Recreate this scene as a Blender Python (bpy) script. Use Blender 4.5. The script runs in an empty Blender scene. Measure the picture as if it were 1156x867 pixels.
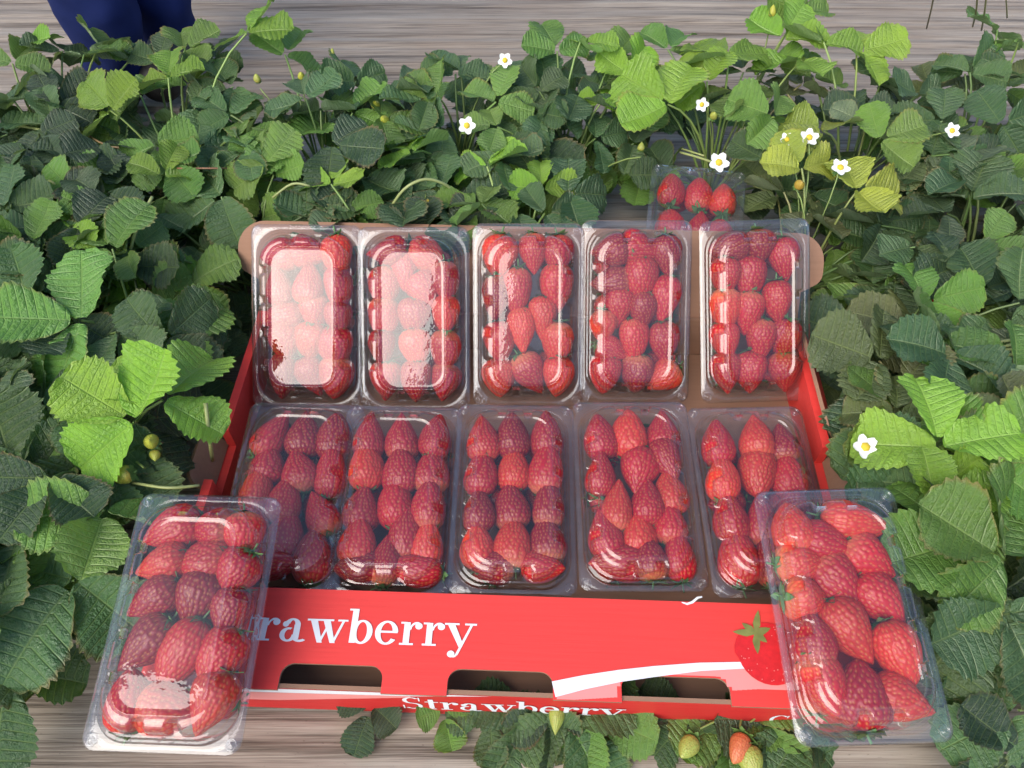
import bpy, bmesh, math, random
import numpy as np
from mathutils import Vector, Matrix, Euler, noise as mnoise

random.seed(7); RNG = np.random.default_rng(7)
S = bpy.context.scene
COL = S.collection
R = math.radians

# ------------------------------------------------------------------ camera
H = 0.74; PITCH = 52.0; F = 870.0
cd = bpy.data.cameras.new('camera'); cam = bpy.data.objects.new('camera', cd); COL.objects.link(cam)
cam.location = (0, 0, H); cam.rotation_euler = (R(90-PITCH), 0, 0)
cd.sensor_width = 36; cd.lens = 36*F/1156; cd.clip_start = 0.02; cd.clip_end = 500
S.camera = cam
# ------------------------------------------------------------------ sky, sun, exposure
SUN_DIR = Vector((-0.43, -0.52, 0.71)).normalized()      # towards the sun
W = bpy.data.worlds.new('World'); S.world = W; W.use_nodes = True
nt = W.node_tree; bg = nt.nodes['Background']
sky = nt.nodes.new('ShaderNodeTexSky'); sky.sky_type = 'NISHITA'; sky.sun_disc = False
sky.sun_elevation = math.asin(SUN_DIR.z); sky.sun_rotation = math.atan2(SUN_DIR.x, SUN_DIR.y)
sky.air_density = 1.0; sky.dust_density = 2.0; sky.ozone_density = 1.0
hs = nt.nodes.new('ShaderNodeHueSaturation'); hs.inputs['Saturation'].default_value = 1.1
nt.links.new(sky.outputs[0], hs.inputs['Color']); nt.links.new(hs.outputs[0], bg.inputs[0])
bg.inputs[1].default_value = 0.115
sl = bpy.data.lights.new('sun', 'SUN'); so = bpy.data.objects.new('sun', sl); COL.objects.link(so)
sl.energy = 1.4; sl.angle = R(48); sl.color = (1.0, 0.95, 0.88)
so.rotation_euler = (-SUN_DIR).to_track_quat('-Z', 'Y').to_euler(); so.location = (-2, 2, 5)
S.view_settings.view_transform = 'Standard'; S.view_settings.look = 'None'
S.view_settings.exposure = 0.97; S.view_settings.gamma = 1.0
S.render.engine = 'CYCLES'
S.cycles.max_bounces = 6; S.cycles.transparent_max_bounces = 20; S.cycles.use_denoising = True
S.cycles.glossy_bounces = 3; S.cycles.diffuse_bounces = 2
S.cycles.sample_clamp_indirect = 4; S.cycles.use_adaptive_sampling = True; S.cycles.adaptive_threshold = 0.025

_cp, _sp = math.cos(R(PITCH)), math.sin(R(PITCH))
def at(px, py, z):
    """world point at height z seen at photo pixel px, py"""
    a = (px-578)/F; b = -(py-433.5)/F
    d = Vector((a, _cp + b*_sp, -_sp + b*_cp))
    t = (z-H)/d.z
    return Vector((0, 0, H)) + d*t

# ------------------------------------------------------------------ helpers
def tag(o, label=None, cat=None, group=None, kind=None):
    if label: o['label'] = label
    if cat: o['category'] = cat
    if group: o['group'] = group
    if kind: o['kind'] = kind
    return o
def empty(name, loc=(0, 0, 0), rot=None):
    o = bpy.data.objects.new(name, None); COL.objects.link(o); o.location = loc
    o.empty_display_size = 0.02
    if rot is not None: o.rotation_euler = rot
    return o
def mesh(name, V, Fc, mats=(), smooth=True, midx=None):
    m = bpy.data.meshes.new(name); m.from_pydata([tuple(v) for v in V], [], [tuple(f) for f in Fc])
    for mt in mats: m.materials.append(mt)
    m.polygons.foreach_set('use_smooth', [smooth]*len(m.polygons))
    if midx is not None: m.polygons.foreach_set('material_index', midx)
    m.update(); return m
def obj(name, me, parent=None, loc=None, rot=None, mat=None):
    o = bpy.data.objects.new(name, me); COL.objects.link(o)
    if parent is not None: o.parent = parent
    if loc is not None: o.location = loc
    if rot is not None: o.rotation_euler = rot
    if mat is not None: me.materials.append(mat)
    return o
def bm_mesh(name, bm, mats=(), smooth=False):
    m = bpy.data.meshes.new(name); bm.normal_update(); bm.to_mesh(m); bm.free()
    for mt in mats: m.materials.append(mt)
    m.polygons.foreach_set('use_smooth', [smooth]*len(m.polygons)); return m
def loft(rings, close=True, cap=False):
    n = len(rings[0]); V = [p for r in rings for p in r]; Fc = []
    for i in range(len(rings)-1):
        for j in range(n if close else n-1):
            k = (j+1) % n
            Fc.append((i*n+j, i*n+k, (i+1)*n+k, (i+1)*n+j))
    if cap: Fc.append(tuple(range((len(rings)-1)*n, len(rings)*n)))
    return V, Fc
def tube(points, radii, seg=6, caps=True):
    P = [Vector(p) for p in points]; V = []; n = len(P)
    if not hasattr(radii, '__len__'): radii = [radii]*n
    up = Vector((0.13, 0.31, 0.94))
    for i, p in enumerate(P):
        t = (P[min(i+1, n-1)]-P[max(i-1, 0)]).normalized()
        a = t.cross(up)
        if a.length < 1e-3: a = t.cross(Vector((1, 0, 0)))
        a.normalize(); b = t.cross(a)
        for k in range(seg):
            q = 2*math.pi*k/seg
            V.append(p + (a*math.cos(q)+b*math.sin(q))*radii[i])
    Fc = []
    for i in range(n-1):
        for k in range(seg):
            k2 = (k+1) % seg
            Fc.append((i*seg+k, i*seg+k2, (i+1)*seg+k2, (i+1)*seg+k))
    if caps:
        Fc.append(tuple(range(seg))[::-1]); Fc.append(tuple(range((n-1)*seg, n*seg)))
    return V, Fc
def bez(a, b, c, n=8):
    a, b, c = Vector(a), Vector(b), Vector(c)
    return [a*(1-t)**2 + b*2*t*(1-t) + c*t*t for t in [i/(n-1) for i in range(n)]]

# ------------------------------------------------------------------ materials
class NT:
    def __init__(s, name):
        s.m = bpy.data.materials.new(name); s.m.use_nodes = True; s.t = s.m.node_tree
        s.b = s.t.nodes['Principled BSDF']; s.out = s.t.nodes['Material Output']
    def n(s, typ, **kw):
        nd = s.t.nodes.new(typ)
        for k, v in kw.items(): setattr(nd, k, v)
        return nd
    def l(s, a, b): s.t.links.new(a, b)
    def set(s, nd, **kw):
        for k, v in kw.items(): nd.inputs[k.replace('_', ' ')].default_value = v
    def math(s, op, a, b=None, clamp=False):
        nd = s.n('ShaderNodeMath', operation=op); nd.use_clamp = clamp
        for i, x in enumerate((a, b)):
            if x is None: continue
            if isinstance(x, (int, float)): nd.inputs[i].default_value = x
            else: s.l(x, nd.inputs[i])
        return nd.outputs[0]
    def mix(s, fac, a, b, mode='MIX'):
        nd = s.n('ShaderNodeMix', data_type='RGBA', blend_type=mode)
        for i, x in ((0, fac), (6, a), (7, b)):
            if isinstance(x, (int, float)): nd.inputs[i].default_value = x
            elif isinstance(x, tuple): nd.inputs[i].default_value = (*x, 1) if len(x) == 3 else x
            else: s.l(x, nd.inputs[i])
        return nd.outputs[2]
    def noise(s, vec, scale, detail=3, rough=0.5):
        nd = s.n('ShaderNodeTexNoise'); s.set(nd, Scale=scale, Detail=detail, Roughness=rough)
        if vec is not None: s.l(vec, nd.inputs['Vector'])
        return nd.outputs['Fac']
    def ramp(s, fac, stops):
        nd = s.n('ShaderNodeValToRGB'); e = nd.color_ramp.elements
        while len(e) < len(stops): e.new(0.5)
        for k, (p, c) in enumerate(stops):
            e[k].position = p; e[k].color = (*c, 1) if len(c) == 3 else c
        s.l(fac, nd.inputs[0]); return nd.outputs[0]
    def mapped(s, vec, scale, loc=None):
        nd = s.n('ShaderNodeMapping'); nd.inputs['Scale'].default_value = scale
        if loc is not None: s.l(loc, nd.inputs['Location'])
        s.l(vec, nd.inputs['Vector']); return nd.outputs[0]
    def bump(s, h, strength, dist):
        nd = s.n('ShaderNodeBump'); s.set(nd, Strength=strength, Distance=dist); s.l(h, nd.inputs['Height'])
        return nd.outputs[0]

def plain(name, c, rough=0.6, var=0.12, scale=60, spec=0.4, bump=0.0):
    k = NT(name); tc = k.n('ShaderNodeTexCoord').outputs['Object']
    f = k.noise(tc, scale, 4)
    k.l(k.mix(f, tuple(x*(1-var) for x in c), tuple(min(1, x*(1+var)) for x in c)), k.b.inputs['Base Color'])
    k.set(k.b, Roughness=rough); k.b.inputs['Specular IOR Level'].default_value = spec
    if bump: k.l(k.bump(f, bump, 0.002), k.b.inputs['Normal'])
    return k.m

def mat_ground():
    k = NT('ground_film'); tc = k.n('ShaderNodeTexCoord').outputs['Object']
    w1 = k.noise(k.mapped(tc, (3, 3, 1)), 1.2, 2)
    a = k.noise(k.mapped(tc, (0.9, 34, 1)), 1.5, 6, 0.65)
    b = k.noise(k.mapped(tc, (5, 300, 1)), 1.3, 4, 0.6)
    c = k.noise(k.mapped(tc, (14, 700, 1)), 1.0, 3, 0.6)
    d = k.noise(tc, 5.0, 4)
    s = k.math('ADD', k.math('MULTIPLY', a, 0.45), k.math('ADD', k.math('MULTIPLY', b, 0.33), k.math('MULTIPLY', c, 0.22)))
    col = k.ramp(s, [(0.36, (0.044, 0.034, 0.026)), (0.44, (0.175, 0.140, 0.108)), (0.51, (0.315, 0.262, 0.208)), (0.66, (0.46, 0.40, 0.325))])
    col = k.mix(k.math('MULTIPLY', k.math('SUBTRACT', d, 0.45, True), 1.6, True), col, (0.27, 0.20, 0.145))
    spk = k.noise(k.mapped(tc, (60, 160, 1)), 3.0, 2)
    col = k.mix(k.math('MULTIPLY', k.math('SUBTRACT', spk, 0.68, True), 6, True), col, (0.07, 0.055, 0.045))
    k.l(col, k.b.inputs['Base Color']); k.set(k.b, Roughness=0.62); k.b.inputs['Specular IOR Level'].default_value = 0.3
    k.l(k.bump(s, 0.6, 0.004), k.b.inputs['Normal'])
    return k.m

def mat_leaf():
    k = NT('strawberry_leaf'); oi = k.n('ShaderNodeObjectInfo')
    uv = k.n('ShaderNodeUVMap', uv_map='uv').outputs[0]
    sx = k.n('ShaderNodeSeparateXYZ'); k.l(uv, sx.inputs[0])
    tc = k.n('ShaderNodeTexCoord').outputs['Object']
    cx = k.n('ShaderNodeCombineXYZ'); k.l(k.math('MULTIPLY', oi.outputs['Random'], 40), cx.inputs[0])
    ob = k.mapped(tc, (1, 1, 1), cx.outputs[0])
    n1 = k.noise(ob, 2.2, 4, 0.6); n2 = k.noise(ob, 26, 3, 0.6); n3 = k.noise(ob, 6, 5, 0.65)
    base = oi.outputs['Color']
    c = k.mix(n1, k.mix(1.0, base, (0.62, 0.66, 0.66), 'MULTIPLY'), k.mix(1.0, base, (1.35, 1.28, 1.2), 'MULTIPLY'))
    c = k.mix(k.math('MULTIPLY', k.math('SUBTRACT', n3, 0.5, True), 0.9, True), c, k.mix(0.5, base, (0.26, 0.30, 0.24)))
    # veins: midrib, laterals, fine net
    s = k.math('ABSOLUTE', k.math('SUBTRACT', k.math('MULTIPLY', sx.outputs[0], 2), 1))
    mid = k.math('SUBTRACT', 1, k.math('MULTIPLY', s, 22), True)
    fr = k.math('FRACT', k.math('MULTIPLY', sx.outputs[1], 9))
    lat = k.math('SUBTRACT', 1, k.math('MULTIPLY', k.math('ABSOLUTE', k.math('SUBTRACT', fr, 0.5)), 9), True)
    vein = k.math('MAXIMUM', mid, k.math('MULTIPLY', lat, 0.75))
    c = k.mix(k.math('MULTIPLY', vein, 0.42), c, k.mix(0.55, base, (0.46, 0.56, 0.20)))
    # worn, browned margins on some leaves
    edge = k.math('MULTIPLY', k.math('SUBTRACT', s, 0.86, True), 7, True)
    old = k.math('MULTIPLY', k.math('SUBTRACT', oi.outputs['Random'], 0.45, True), 2.2, True)
    c = k.mix(k.math('MULTIPLY', k.math('MULTIPLY', edge, old), n1), c, (0.30, 0.17, 0.06))
    spot = k.math('MULTIPLY', k.math('SUBTRACT', n2, 0.70, True), 5, True)
    c = k.mix(k.math('MULTIPLY', spot, old), c, (0.24, 0.15, 0.06))
    dust = k.math('MULTIPLY', k.math('SUBTRACT', k.noise(ob, 11, 5, 0.7), 0.52, True), 1.6, True)
    c = k.mix(k.math('MULTIPLY', dust, 0.5), c, (0.27, 0.28, 0.20))
    geo = k.n('ShaderNodeNewGeometry')
    c = k.mix(geo.outputs['Backfacing'], c, k.mix(0.45, c, (0.30, 0.38, 0.24)))
    k.l(c, k.b.inputs['Base Color']); k.set(k.b, Roughness=0.36); k.b.inputs['Specular IOR Level'].default_value = 0.6
    h = k.math('ADD', k.math('MULTIPLY', n2, 0.6), k.math('MULTIPLY', vein, -0.5))
    k.l(k.bump(h, 0.45, 0.03), k.b.inputs['Normal'])
    tr = k.n('ShaderNodeBsdfTranslucent'); k.l(k.mix(1.0, c, (1.5, 1.6, 0.7), 'MULTIPLY'), tr.inputs[0])
    ms = k.n('ShaderNodeMixShader'); ms.inputs[0].default_value = 0.22
    k.l(k.b.outputs[0], ms.inputs[1]); k.l(tr.outputs[0], ms.inputs[2]); k.l(ms.outputs[0], k.out.inputs[0])
    return k.m

def mat_berry():
    k = NT('strawberry_flesh'); oi = k.n('ShaderNodeObjectInfo')
    at_ = k.n('ShaderNodeAttribute', attribute_name='seed'); ax = k.n('ShaderNodeAttribute', attribute_name='axis')
    tc = k.n('ShaderNodeTexCoord').outputs['Object']
    n1 = k.noise(tc, 3.0, 3)
    c = k.mix(n1, k.mix(1, oi.outputs['Color'], (0.72, 0.6, 0.6), 'MULTIPLY'), k.mix(1, oi.outputs['Color'], (1.15, 1.4, 1.2), 'MULTIPLY'))
    # paler shoulder near the calyx on some fruit
    sh = k.math('POWER', k.math('MULTIPLY', k.math('SUBTRACT', 0.34, ax.outputs['Fac'], True), 3, True), 2.0)
    sh = k.math('MULTIPLY', sh, k.math('MULTIPLY', k.math('SUBTRACT', oi.outputs['Random'], 0.50, True), 1.6, True))
    c = k.mix(sh, c, (0.78, 0.30, 0.15))
    c = k.mix(k.math('MULTIPLY', at_.outputs['Fac'], 0.6), c, (0.64, 0.33, 0.09))
    k.l(c, k.b.inputs['Base Color']); k.set(k.b, Roughness=0.38)
    k.b.inputs['Specular IOR Level'].default_value = 0.45
    return k.m

def mat_plastic(name, base=0.075, haze=0.035, tint=(0.965, 0.975, 0.985), rough=0.02):
    k = NT(name); k.t.nodes.remove(k.b)
    tc = k.n('ShaderNodeTexCoord').outputs['Object']
    nm = k.bump(k.noise(tc, 30, 4, 0.6), 0.17, 0.004)
    geo = k.n('ShaderNodeNewGeometry')
    dt = k.n('ShaderNodeVectorMath', operation='DOT_PRODUCT')
    k.l(geo.outputs['Incoming'], dt.inputs[0]); k.l(nm, dt.inputs[1])
    c = k.math('SUBTRACT', 1, k.math('ABSOLUTE', dt.outputs['Value']), True)
    fr = k.math('ADD', k.math('MULTIPLY', k.math('POWER', c, 3.2), 0.9), base, True)
    tr = k.n('ShaderNodeBsdfTransparent'); tr.inputs[0].default_value = (*tint, 1)
    gl = k.n('ShaderNodeBsdfGlossy'); gl.inputs['Roughness'].default_value = rough; k.l(nm, gl.inputs['Normal'])
    df = k.n('ShaderNodeBsdfDiffuse'); df.inputs[0].default_value = (0.82, 0.85, 0.90, 1)
    sm = k.noise(tc, 40, 4, 0.6)
    hz = k.math('ADD', haze*0.5, k.math('MULTIPLY', k.math('POWER', c, 2.0), 0.10))
    hz = k.math('ADD', hz, k.math('MULTIPLY', k.math('SUBTRACT', sm, 0.45, True), haze*3))
    m1 = k.n('ShaderNodeMixShader'); k.l(hz, m1.inputs[0]); k.l(tr.outputs[0], m1.inputs[1]); k.l(df.outputs[0], m1.inputs[2])
    m2 = k.n('ShaderNodeMixShader'); k.l(fr, m2.inputs[0]); k.l(m1.outputs[0], m2.inputs[1]); k.l(gl.outputs[0], m2.inputs[2])
    k.l(m2.outputs[0], k.out.inputs[0]); return k.m

def mat_board(name, c, rough=0.5, spec=0.35, line=0.10, axis=0):
    """printed or bare corrugated board: faint flutes, scuffs"""
    k = NT(name); tc = k.n('ShaderNodeTexCoord').outputs['Object']
    sc = (4, 90, 90) if axis == 0 else (90, 4, 90)
    a = k.noise(k.mapped(tc, sc), 3.0, 3); b = k.noise(tc, 18, 4, 0.6); d = k.noise(tc, 160, 3)
    f = k.math('ADD', k.math('MULTIPLY', a, 0.6), k.math('MULTIPLY', b, 0.4))
    col = k.mix(f, tuple(x*(1-line*1.6) for x in c), tuple(min(1, x*(1+line)) for x in c))
    scuff = k.math('MULTIPLY', k.math('SUBTRACT', k.noise(k.mapped(tc, (30, 120, 30)), 2.0, 5, 0.7), 0.68, True), 4, True)
    col = k.mix(k.math('MULTIPLY', scuff, 0.6), col, tuple(min(1, x*0.6+0.25) for x in c))
    k.l(col, k.b.inputs['Base Color']); k.set(k.b, Roughness=rough); k.b.inputs['Specular IOR Level'].default_value = spec
    k.l(k.bump(k.math('ADD', a, k.math('MULTIPLY', d, 0.2)), 0.16, 0.0015), k.b.inputs['Normal'])
    return k.m

def mat_objcol(name, rough=0.5, var=0.2):
    k = NT(name); oi = k.n('ShaderNodeObjectInfo'); tc = k.n('ShaderNodeTexCoord').outputs['Object']
    f = k.noise(tc, 30, 3)
    c = k.mix(f, k.mix(1, oi.outputs['Color'], (1-var, 1-var, 1-var), 'MULTIPLY'), k.mix(1, oi.outputs['Color'], (1+var, 1+var, 1+var), 'MULTIPLY'))
    k.l(c, k.b.inputs['Base Color']); k.set(k.b, Roughness=rough); return k.m

M = dict(
    ground=mat_ground(), leaf=mat_leaf(), berry=mat_berry(),
    lid=mat_plastic('clear_plastic_lid', 0.085, 0.012), tray=mat_plastic('clear_plastic_tray', 0.07, 0.035),
    red=mat_board('red_printed_board', (0.82, 0.060, 0.050)), shaded_red=mat_board('shaded_red_print', (0.62, 0.03, 0.028)),  # second red is the box red with the front wall's shade painted in
    brown=mat_board('bare_brown_board', (0.34, 0.19, 0.12), 0.75, 0.2, 0.15),
    white=plain('white_print', (0.82, 0.83, 0.84), 0.5, 0.03), pink=plain('pink_print', (0.86, 0.30, 0.27), 0.5, 0.05),
    stem=mat_objcol('green_stem', 0.45), petal=plain('white_petal', (0.84, 0.84, 0.80), 0.6, 0.05),
    fcentre=plain('yellow_flower_centre', (0.70, 0.50, 0.04), 0.7, 0.25, 400), calyx=mat_objcol('green_calyx', 0.5, 0.3),
    navy=plain('navy_cloth', (0.013, 0.022, 0.095), 0.85, 0.35, 25, 0.15, 0.6), shirt=plain('grey_cloth', (0.10, 0.11, 0.13), 0.85, 0.2, 40, 0.2),
    skin=plain('skin', (0.36, 0.20, 0.13), 0.5, 0.1), hair=plain('dark_hair', (0.015, 0.012, 0.010), 0.5, 0.3, 200), shoe=plain('black_shoe', (0.025, 0.024, 0.024), 0.5, 0.2),
    pgreen=plain('printed_leaf_green', (0.20, 0.22, 0.06), 0.5, 0.5, 120), pberry=plain('printed_berry_red', (0.66, 0.02, 0.025), 0.5, 0.25, 200),
    straw=plain('dry_straw', (0.34, 0.25, 0.13), 0.8, 0.3, 80),
)

# ------------------------------------------------------------------ ground
def vnoise(x, seed):
    """smooth 1-D value noise"""
    r = np.random.default_rng(seed).random(8192); i = np.floor(x).astype(int); f = x-i; f = f*f*(3-2*f)
    return r[i % 8192]*(1-f) + r[(i+1) % 8192]*f
ys = np.concatenate([-np.geomspace(80, 0.6, 14), np.arange(-0.3, 2.6, 0.0045), np.geomspace(2.7, 120, 18)])
xs = np.concatenate([-np.geomspace(90, 2.2, 12), np.arange(-2.0, 2.01, 0.05), np.geomspace(2.2, 90, 12)])
X, Y = np.meshgrid(xs, ys)
warp = 0.020*np.sin(X*1.7+0.4)+0.010*np.sin(X*4.3+Y*2)
Z = 0.0050*(vnoise((Y+warp)*45+400, 1)-0.5) + 0.0036*(vnoise((Y+warp*0.7)*110+900, 2)-0.5) + 0.004*np.sin(X*2.1+Y*5)
amp = 0.4+1.0*vnoise(X*3+Y*2+300, 4)
Z = Z*amp*np.clip((Y+0.3)*3, 0, 1)*np.clip((2.6-Y)*3, 0, 1) - 0.004
nx, ny = len(xs), len(ys)
V = np.stack([X, Y, Z], -1).reshape(-1, 3)
idx = np.arange(nx*ny).reshape(ny, nx)
Fg = np.stack([idx[:-1, :-1], idx[:-1, 1:], idx[1:, 1:], idx[1:, :-1]], -1).reshape(-1, 4)
g = obj('ground', mesh('ground', V.tolist(), Fg.tolist(), [M['ground']])); tag(g, kind='structure')

# ------------------------------------------------------------------ punnets
def rrect(hx, hy, r, z, notch=0.0, rib=0.0):
    """rounded rectangle ring, same vertex count for every size; notch pushes grooves inwards"""
    pts = []; NC = 10; NL = 84; NS = 34
    cor = [(hx-r, hy-r, 0), (-hx+r, hy-r, 90), (-hx+r, -hy+r, 180), (hx-r, -hy+r, 270)]
    for ci, (cx, cy, a0) in enumerate(cor):
        for k in range(NC):
            a = R(a0 + 90*k/NC); pts.append([cx+r*math.cos(a), cy+r*math.sin(a), z])
        n2 = NS if ci % 2 == 0 else NL
        A = Vector((cx+r*math.cos(R(a0+90)), cy+r*math.sin(R(a0+90))))
        c2 = cor[(ci+1) % 4]; B = Vector((c2[0]+r*math.cos(R(c2[2])), c2[1]+r*math.sin(R(c2[2]))))
        for k in range(n2):
            p = A.lerp(B, k/n2); o = 0
            if notch:
                ps = p.y if ci % 2 else p.x
                for q in ((-0.046, -0.016, 0.016, 0.046) if ci % 2 else (-0.0125, 0.0125)):
                    d = abs(ps-q)/0.0032
                    if d < 1.6: o = max(o, notch*min(1, (1.6-d)/0.6))
            if rib:
                ps = p.y if ci % 2 else p.x; o += rib*(0.5+0.5*math.cos(ps*2*math.pi/0.0135))
            nrm = Vector((0, 1)) if ci == 0 else Vector((-1, 0)) if ci == 1 else Vector((0, -1)) if ci == 2 else Vector((1, 0))
            p = p - nrm*o; pts.append([p.x, p.y, z - (o*0.5 if notch else 0)])
    return pts
LZ = 0.042; PS = 1.07
def lid_mesh():
    P = [(.0580, .0930, .010, .0395), (.0583, .0933, .010, .0424), (.0578, .0928, .010, .0428), (.0532, .0882, .0262, .0428), (.0526, .0876, .026, .0431),
         (.0522, .0872, .026, .0450), (.0516, .0866, .026, .0456), (.0502, .0852, .026, .0457), (.0497, .0847, .026, .0462), (.0493, .0843, .026, .0480),
         (.0487, .0837, .026, .0486), (.0474, .0824, .026, .0487), (.0468, .0818, .026, .0493, 1.5), (.0462, .0812, .026, .0525, 4.0), (.0456, .0806, .0258, .0560, 6.6),
         (.0448, .0798, .0255, .0590, 7.8), (.0434, .0784, .025, .0614, 7.6), (.0414, .0764, .024, .0628, 5.0), (.0388, .0738, .022, .0634), (.0354, .0704, .018, .0636),
         (.0349, .0699, .0175, .0648), (.0341, .0691, .017, .0649), (.0335, .0685, .0165, .0638), (.0300, .0650, .015, .0640), (.020, .055, .012, .0643), (.008, .043, .006, .0645)]
    rings = [rrect(p[0], p[1], p[2], p[3], (p[4]*0.001 if len(p) > 4 else 0)) for p in P]
    V, Fc = loft(rings, True, True); return mesh('lid', V, Fc, [M['lid']])
def tray_mesh():
    P = [(.0574, .0924, .010, .0400), (.0576, .0926, .010, .0412), (.0534, .0884, .0262, .0412), (.0520, .0870, .026, .0400), (.0512, .0862, .026, .0350),
         (.0500, .0850, .026, .0335), (.0490, .0840, .0255, .0260), (.0478, .0828, .025, .0160), (.0462, .0812, .0245, .0070), (.0440, .0790, .023, .0022), (.0400, .0750, .020, .0006), (.012, .047, .008, .0006)]
    rings = [rrect(*p, rib=(0.0012 if 4 < i < 9 else 0)) for i, p in enumerate(P)]
    V, Fc = loft(rings, True, True); return mesh('tray', V, Fc, [M['tray']])
def button_mesh():
    rings = []
    for r, z in ((.0046, 0.0), (.0046, .0009), (.0040, .0014), (.0032, .0012), (.0029, .0003), (.0021, .0002), (.0017, .0014), (.0009, .0019)):
        rings.append([(r*math.cos(2*math.pi*k/18), r*math.sin(2*math.pi*k/18), z) for k in range(18)])
    V, Fc = loft(rings, True, True); return mesh('snap_button', V, Fc, [M['lid']])
def mark_mesh():
    V, Fc = [], []
    rr = random.Random(3); x = -0.017
    while x < 0.017:
        w = rr.uniform(.0010, .0026)
        for (a, b, c, d) in ((x, -.0014, x+w, -.0007), (x, .0007, x+w, .0014), (x, -.0014, x+.0006, .0014)):
            if rr.random() < 0.25: continue
            i = len(V); h = .0006
            V += [(a, b, 0), (c, b, 0), (c, d, 0), (a, d, 0), (a+.0001, b+.0001, h), (c-.0001, b+.0001, h), (c-.0001, d-.0001, h), (a+.0001, d-.0001, h)]
            Fc += [(i+4, i+5, i+6, i+7), (i, i+1, i+5, i+4), (i+1, i+2, i+6, i+5), (i+2, i+3, i+7, i+6), (i+3, i, i+4, i+7)]
        x += w+.0012
    return mesh('embossed_mark', V, Fc, [M['lid']], False)
LIDM, TRAYM, BUTM, MARKM = lid_mesh(), tray_mesh(), button_mesh(), mark_mesh()

# berries: six shapes with real pits and seeds
def berry_mesh(seed):
    rr = random.Random(seed); nt_, nv = 120, 88
    tk = [0, .015, .06, .16, .30, .45, .60, .74, .86, .95, 1]
    conic = rr.uniform(-1, 1)
    rk = [0, .18, .32, .45, .5, .478+.012*conic, .408+.035*conic, .305+.05*conic, .19+.05*conic, .095+.03*conic, 0]
    t = np.linspace(0, 1, nv); t = 0.5-0.5*np.cos(np.pi*t); t = t*0.75+np.linspace(0, 1, nv)*0.25
    r = np.interp(t, tk, rk)
    for _ in range(2): r[1:-1] = 0.25*r[:-2]+0.5*r[1:-1]+0.25*r[2:]
    th = np.linspace(0, 2*np.pi, nt_, endpoint=False)
    T, TH = np.meshgrid(t, th, indexing='ij'); RR = np.repeat(r[:, None], nt_, 1)
    lob = 1 + 0.035*np.cos(2*TH+rr.uniform(0, 6)) + 0.025*np.cos(3*TH+rr.uniform(0, 6)+3*T) + 0.03*np.sin(5*T+TH+rr.uniform(0, 6))
    Xb = RR*lob*np.cos(TH); Zb = RR*lob*np.sin(TH); Yb = T-0.5
    bend = rr.uniform(-.10, .10); Xb = Xb + bend*(T-0.4)**2*2
    # seeds on a staggered spiral
    s_pts = []
    v = 0.055; row = 0
    while v < 0.97:
        rad = np.interp(v, tk, rk); n = max(3, int(2*math.pi*rad/0.112))
        for k in range(n):
            a = 2*math.pi*(k+0.5*(row % 2))/n + rr.uniform(-.10, .10); s_pts.append((v+rr.uniform(-.010, .010), a, rad))
        v += 0.070; row += 1
    D = np.full(T.shape, 9.0)
    for (sv, sa, rad) in s_pts:
        da = (TH-sa+np.pi) % (2*np.pi)-np.pi
        d = np.sqrt(((T-sv)*0.85)**2 + (da*np.maximum(RR, .02))**2); D = np.minimum(D, d)
    disp = -0.034*np.exp(-(D/0.028)**2) + 0.015*np.exp(-(D/0.013)**2)
    nrm = np.maximum(np.sqrt(Xb**2+Zb**2), 1e-4)
    Xb += disp*Xb/nrm*np.minimum(1, RR*6); Zb += disp*Zb/nrm*np.minimum(1, RR*6)
    V = np.stack([Xb, Yb, Zb], -1).reshape(-1, 3)
    idx = np.arange(nv*nt_).reshape(nv, nt_); nx_ = np.roll(idx, -1, 1)
    Fc = np.stack([idx[:-1], idx[1:], nx_[1:], nx_[:-1]], -1).reshape(-1, 4)
    m = mesh('strawberry', V.tolist(), Fc.tolist(), [M['berry']])
    a = m.attributes.new('seed', 'FLOAT', 'POINT'); a.data.foreach_set('value', np.exp(-(D/0.015)**2).astype(np.float32).ravel())
    a = m.attributes.new('axis', 'FLOAT', 'POINT'); a.data.foreach_set('value', T.astype(np.float32).ravel())
    return m
BERRY = [berry_mesh(s) for s in range(6)]
def calyx_mesh(seed, n=10, ln=0.33, lift=0.10):
    rr = random.Random(seed); V, Fc = [], []
    for k in range(n):
        a = 2*math.pi*k/n+rr.uniform(-.15, .15); l = ln*rr.uniform(.75, 1.15); w = .085*rr.uniform(.8, 1.2); up = rr.uniform(-.3, 1.0)
        i = len(V)
        for q in range(5):
            t = q/4; ww = w*math.sin(math.pi*min(1, .18+t*.82))**.8 if q < 4 else 0.002
            rad = .02+l*t; y = -.50 - lift*up*t*t + .10*max(0, t-.3)*(1-up) - .01
            for s in (-1, 0, 1):
                x = rad*math.cos(a)-s*ww*math.sin(a); z = rad*math.sin(a)+s*ww*math.cos(a)
                V.append((x, y+(0.015 if s == 0 else 0), z))
        for q in range(4):
            for s in range(2):
                b = i+q*3+s; Fc.append((b, b+1, b+4, b+3))
    sv, sf = tube([(0, -.49, 0), (.02, -.58, .01), (.05, -.66, .03)], [.028, .024, .026], 6); o = len(V)
    V += [tuple(p) for p in sv]; Fc += [tuple(x+o for x in f) for f in sf]
    return mesh('calyx', V, Fc, [M['calyx']])
CALYX = [calyx_mesh(s) for s in range(3)]
REDS = [(0.44, 0.008, 0.020), (0.50, 0.012, 0.020), (0.37, 0.006, 0.020), (0.58, 0.030, 0.022), (0.27, 0.005, 0.018), (0.42, 0.008, 0.022)]

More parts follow.
